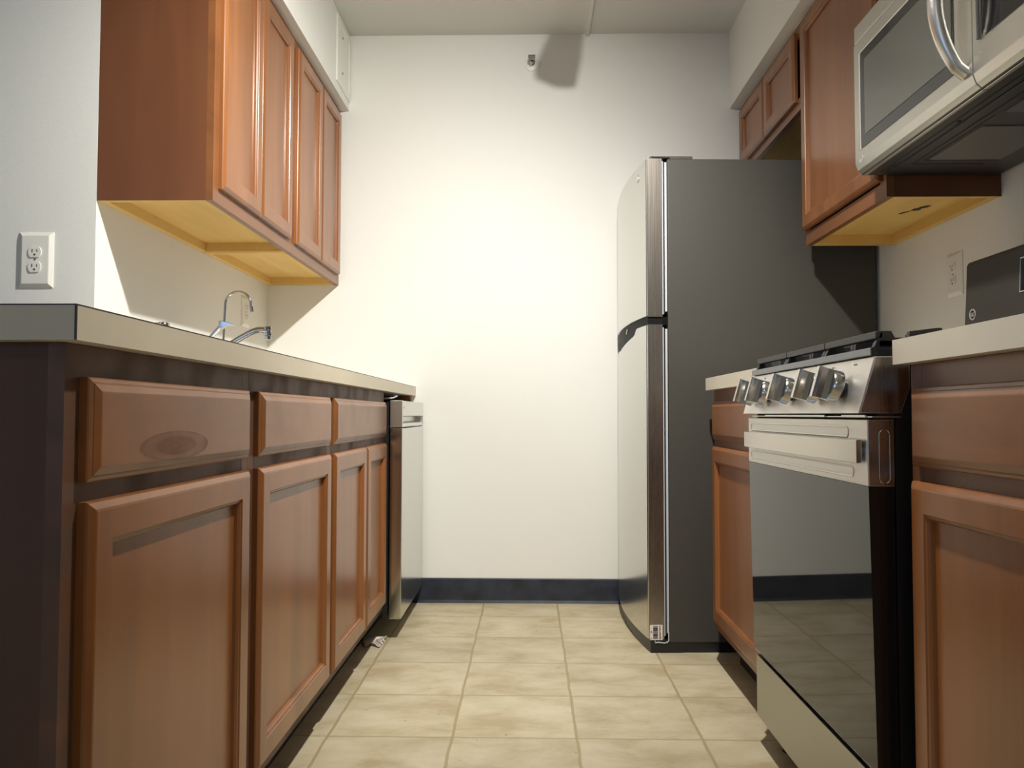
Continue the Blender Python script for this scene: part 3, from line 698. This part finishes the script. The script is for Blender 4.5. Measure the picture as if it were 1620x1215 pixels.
part('aerator', MB().lathe([(0, -.006), (.0125, -.006), (.0130, .004), (.0105, .006), (.0105, .012), (.0125, .013), (.0125, .020), (.0095, .023), (.0095, .034), (.0, .034)], (-.812, 2.45, 1.066), (.06, 0, -1), 20), chrome, sp_, smooth=True)
lv = part('handle', MB().tube(bez([(-1.055, 2.45, .998), (-1.03, 2.45, 1.012), (-.995, 2.45, 1.035), (-.965, 2.45, 1.066), (-.952, 2.45, 1.082)], 6), [.009]*6+[.0075]*6+[.0065]*13, 12), chrome, root, smooth=True)
part('paddle', MB().prism([(-.962, 1.089), (-.952, 1.0905), (-.915, 1.0800), (-.916, 1.0775), (-.940, 1.0765), (-.957, 1.064)], 'y', 2.438, 2.462, bev=.001), chrome, lv, smooth=True)
root = thing('filter_tap', 'slim chrome gooseneck water tap beside the kitchen faucet', 'tap', (-1.018, 2.62, CT))
P = [(-1.018, 2.62, CT+.01), (-1.016, 2.62, 1.05), (-1.012, 2.62, 1.135)]
for k in range(11):
    a = PI-(PI*1.03)*k/10; P.append((-.968+.043*math.cos(a), 2.62, 1.165+.043*math.sin(a)))
P.append((-.922, 2.62, 1.150))
part('spout', MB().tube(bez(P, 5), .0042, 12), chrome, root, smooth=True)
part('tip', MB().tube([(-.9235, 2.62, 1.158), (-.920, 2.62, 1.140)], .0058, 12), chrome, root, smooth=True)
part('base', MB().lathe([(.020, 0), (.020, .004), (.011, .012), (.009, .035), (.0, .036)], (-1.018, 2.62, CT+.0003), (0, 0, 1)), chrome, root, smooth=True)
root = thing('side_sprayer', 'small chrome side sprayer head just showing over the counter edge', 'sprayer', (-1.055, 2.27, CT))
part('holder', MB().lathe([(.024, 0), (.024, .004), (.016, .014), (.0145, .035), (0, .036)], (-1.055, 2.27, CT+.0003), (0, 0, 1)), chrome, root, smooth=True)
part('head', MB().lathe([(.011, .034), (.012, .07), (.0135, .105), (.0165, .128), (.0175, .138), (.014, .145), (.0, .147)], (-1.055, 2.27, CT), (0, 0, 1)).tube([(-1.06, 2.27, 1.056), (-1.078, 2.27, 1.059)], .007, 10), chrome, root, smooth=True)

# ---------------------------------------------------------------- fittings on wall and ceiling
root = thing('fire_sprinkler', 'small sidewall fire sprinkler with white ring high on the back wall', 'sprinkler', (.010, D, 2.335))
c = Vector((.010, D, 2.335))
part('escutcheon', MB().lathe([(.036, .0003), (.035, .004), (.026, .007), (.020, .008), (.018, .004), (.0, .004)], c, (0, -1, 0), 40), trim_white, root, smooth=True)
part('body', MB().lathe([(.014, .004), (.015, .014), (.011, .018), (.006, .03), (0, .03)], c, (0, -1, 0), 24), chrome, root, smooth=True)
part('frame_arm', MB().tube([c+Vector((-.011, -.016, 0)), c+Vector((-.012, -.032, 0)), c+Vector((-.004, -.044, 0))], .0024, 8).tube([c+Vector((.011, -.016, 0)), c+Vector((.012, -.032, 0)), c+Vector((.004, -.044, 0))], .0024, 8).tube([c+Vector((0, -.028, 0)), c+Vector((0, -.048, 0))], .0032, 8), chrome, root, smooth=True)
part('deflector', MB().box(-.005, .025, D-.052, D-.020, 2.348, 2.3495).box(-.003, .023, D-.050, D-.0485, 2.328, 2.349), chrome, root)

root = thing('access_panel', 'white screwed-on metal access panel on the left soffit near the ceiling', 'panel', (-.7896, 3.30, 2.30))
x0 = -.7896
def rp(i, d, y0=3.185, y1=3.422, z0=2.165, z1=2.443): return [(x0+d, y0+i, z0+i), (x0+d, y1-i, z0+i), (x0+d, y1-i, z1-i), (x0+d, y0+i, z1-i)]
part('plate', MB().rings([rp(0, .0003), rp(0, .006), rp(.003, .008), rp(.022, .008), rp(.027, .003)]), trim_white, root)
for zz in (2.235, 2.386): part('screw', MB().lathe([(0, 0), (.005, 0), (.004, .0015), (0, .0015)], (x0+.003, 3.29, zz), (1, 0, 0), 14), slot_m, root)

tag(part('cable_raceway', MB().prism([(.243, ZC), (.245, ZC-.010), (.248, ZC-.012), (.258, ZC-.012), (.261, ZC-.010), (.263, ZC)], 'y', .6, D-.0005), ceil_m), 'thin painted raceway running along the ceiling to the back wall', 'raceway')
root = thing('track_light', 'white ceiling track spotlight above the kitchen aisle', 'light', (.19, 1.43, ZC), 'ceiling track lights')
part('mount', MB().box(.150, .230, 1.39, 1.47, ZC-.030, ZC-.0005, bev=.004).tube([(.19, 1.43, ZC-.03), (.19, 1.43, ZC-.085)], .007, 10), trim_white, root, smooth=True)
ax = (Vector((-.22, 3.43, .75))-Vector(LAMP1)).normalized()
part('lamp_shade', MB().lathe([(.0, -.135), (.030, -.130), (.036, -.100), (.040, -.035), (.042, -.012), (.038, -.012), (.034, -.03), (0, -.034)], LAMP1, ax, 28), trim_white, root, smooth=True)
part('lamp_lens', MB().lathe([(0, -.033), (.033, -.031), (.033, -.029), (0, -.029)], LAMP1, ax, 28), lampw, root)
root = thing('track_light', 'white ceiling spotlight whose shadow falls beside the sprinkler', 'light', (.165, 2.60, ZC), 'ceiling track lights')
part('mount', MB().box(.13, .20, 2.57, 2.64, ZC-.030, ZC-.0005, bev=.004).tube([(.165, 2.60, ZC-.03), (.165, 2.60, ZC-.10)], .010, 10), trim_white, root, smooth=True)
part('lamp_shade', MB().lathe([(.0, -.075), (.040, -.070), (.055, .0), (.062, .075), (.0, .070)], (.163, 2.60, 2.335), (-.28, .35, -.90), 6), trim_white, root)

root = thing('fill_light_fixture', 'round added fill light, unseen behind the camera', 'light', (-.25, -1.3, ZC))  # unseen fixture added to carry the fill lamp
part('rim', MB().lathe([(.23, 0), (.23, .03), (.215, .035), (.215, .005), (0, .005)], (-.25, -1.3, ZC-.0005), (0, 0, -1), 40), trim_white, root, smooth=True)
part('diffuser', MB().lathe([(.214, .012), (.214, .030), (0, .034)], (-.25, -1.3, ZC-.0005), (0, 0, -1), 40), lampw, root, smooth=True)

# crumpled scrap of plastic on the floor by the toe kick
rnd = random.Random(5); mb = MB()
for k in range(4):
    bx0, by0 = -.585+.006*k, 2.835-.024*k
    ph = rnd.random()*6
    mb.grid(lambda u, v, bx0=bx0, by0=by0, ph=ph, k=k: (bx0+(.080-.008*k)*u+.004*math.sin(9*v+ph), by0+.020*v+.010*math.sin(5*u+ph), .003+.010*abs(math.sin(4*u+ph+3*v))), 10, 5)
ob = part('plastic_scrap', mb, scrap_m, None, smooth=True)
so = ob.modifiers.new('thick', 'SOLIDIFY'); so.thickness = .0008
tag(ob, 'crumpled scrap of clear plastic on the floor by the sink cabinet', 'scrap')
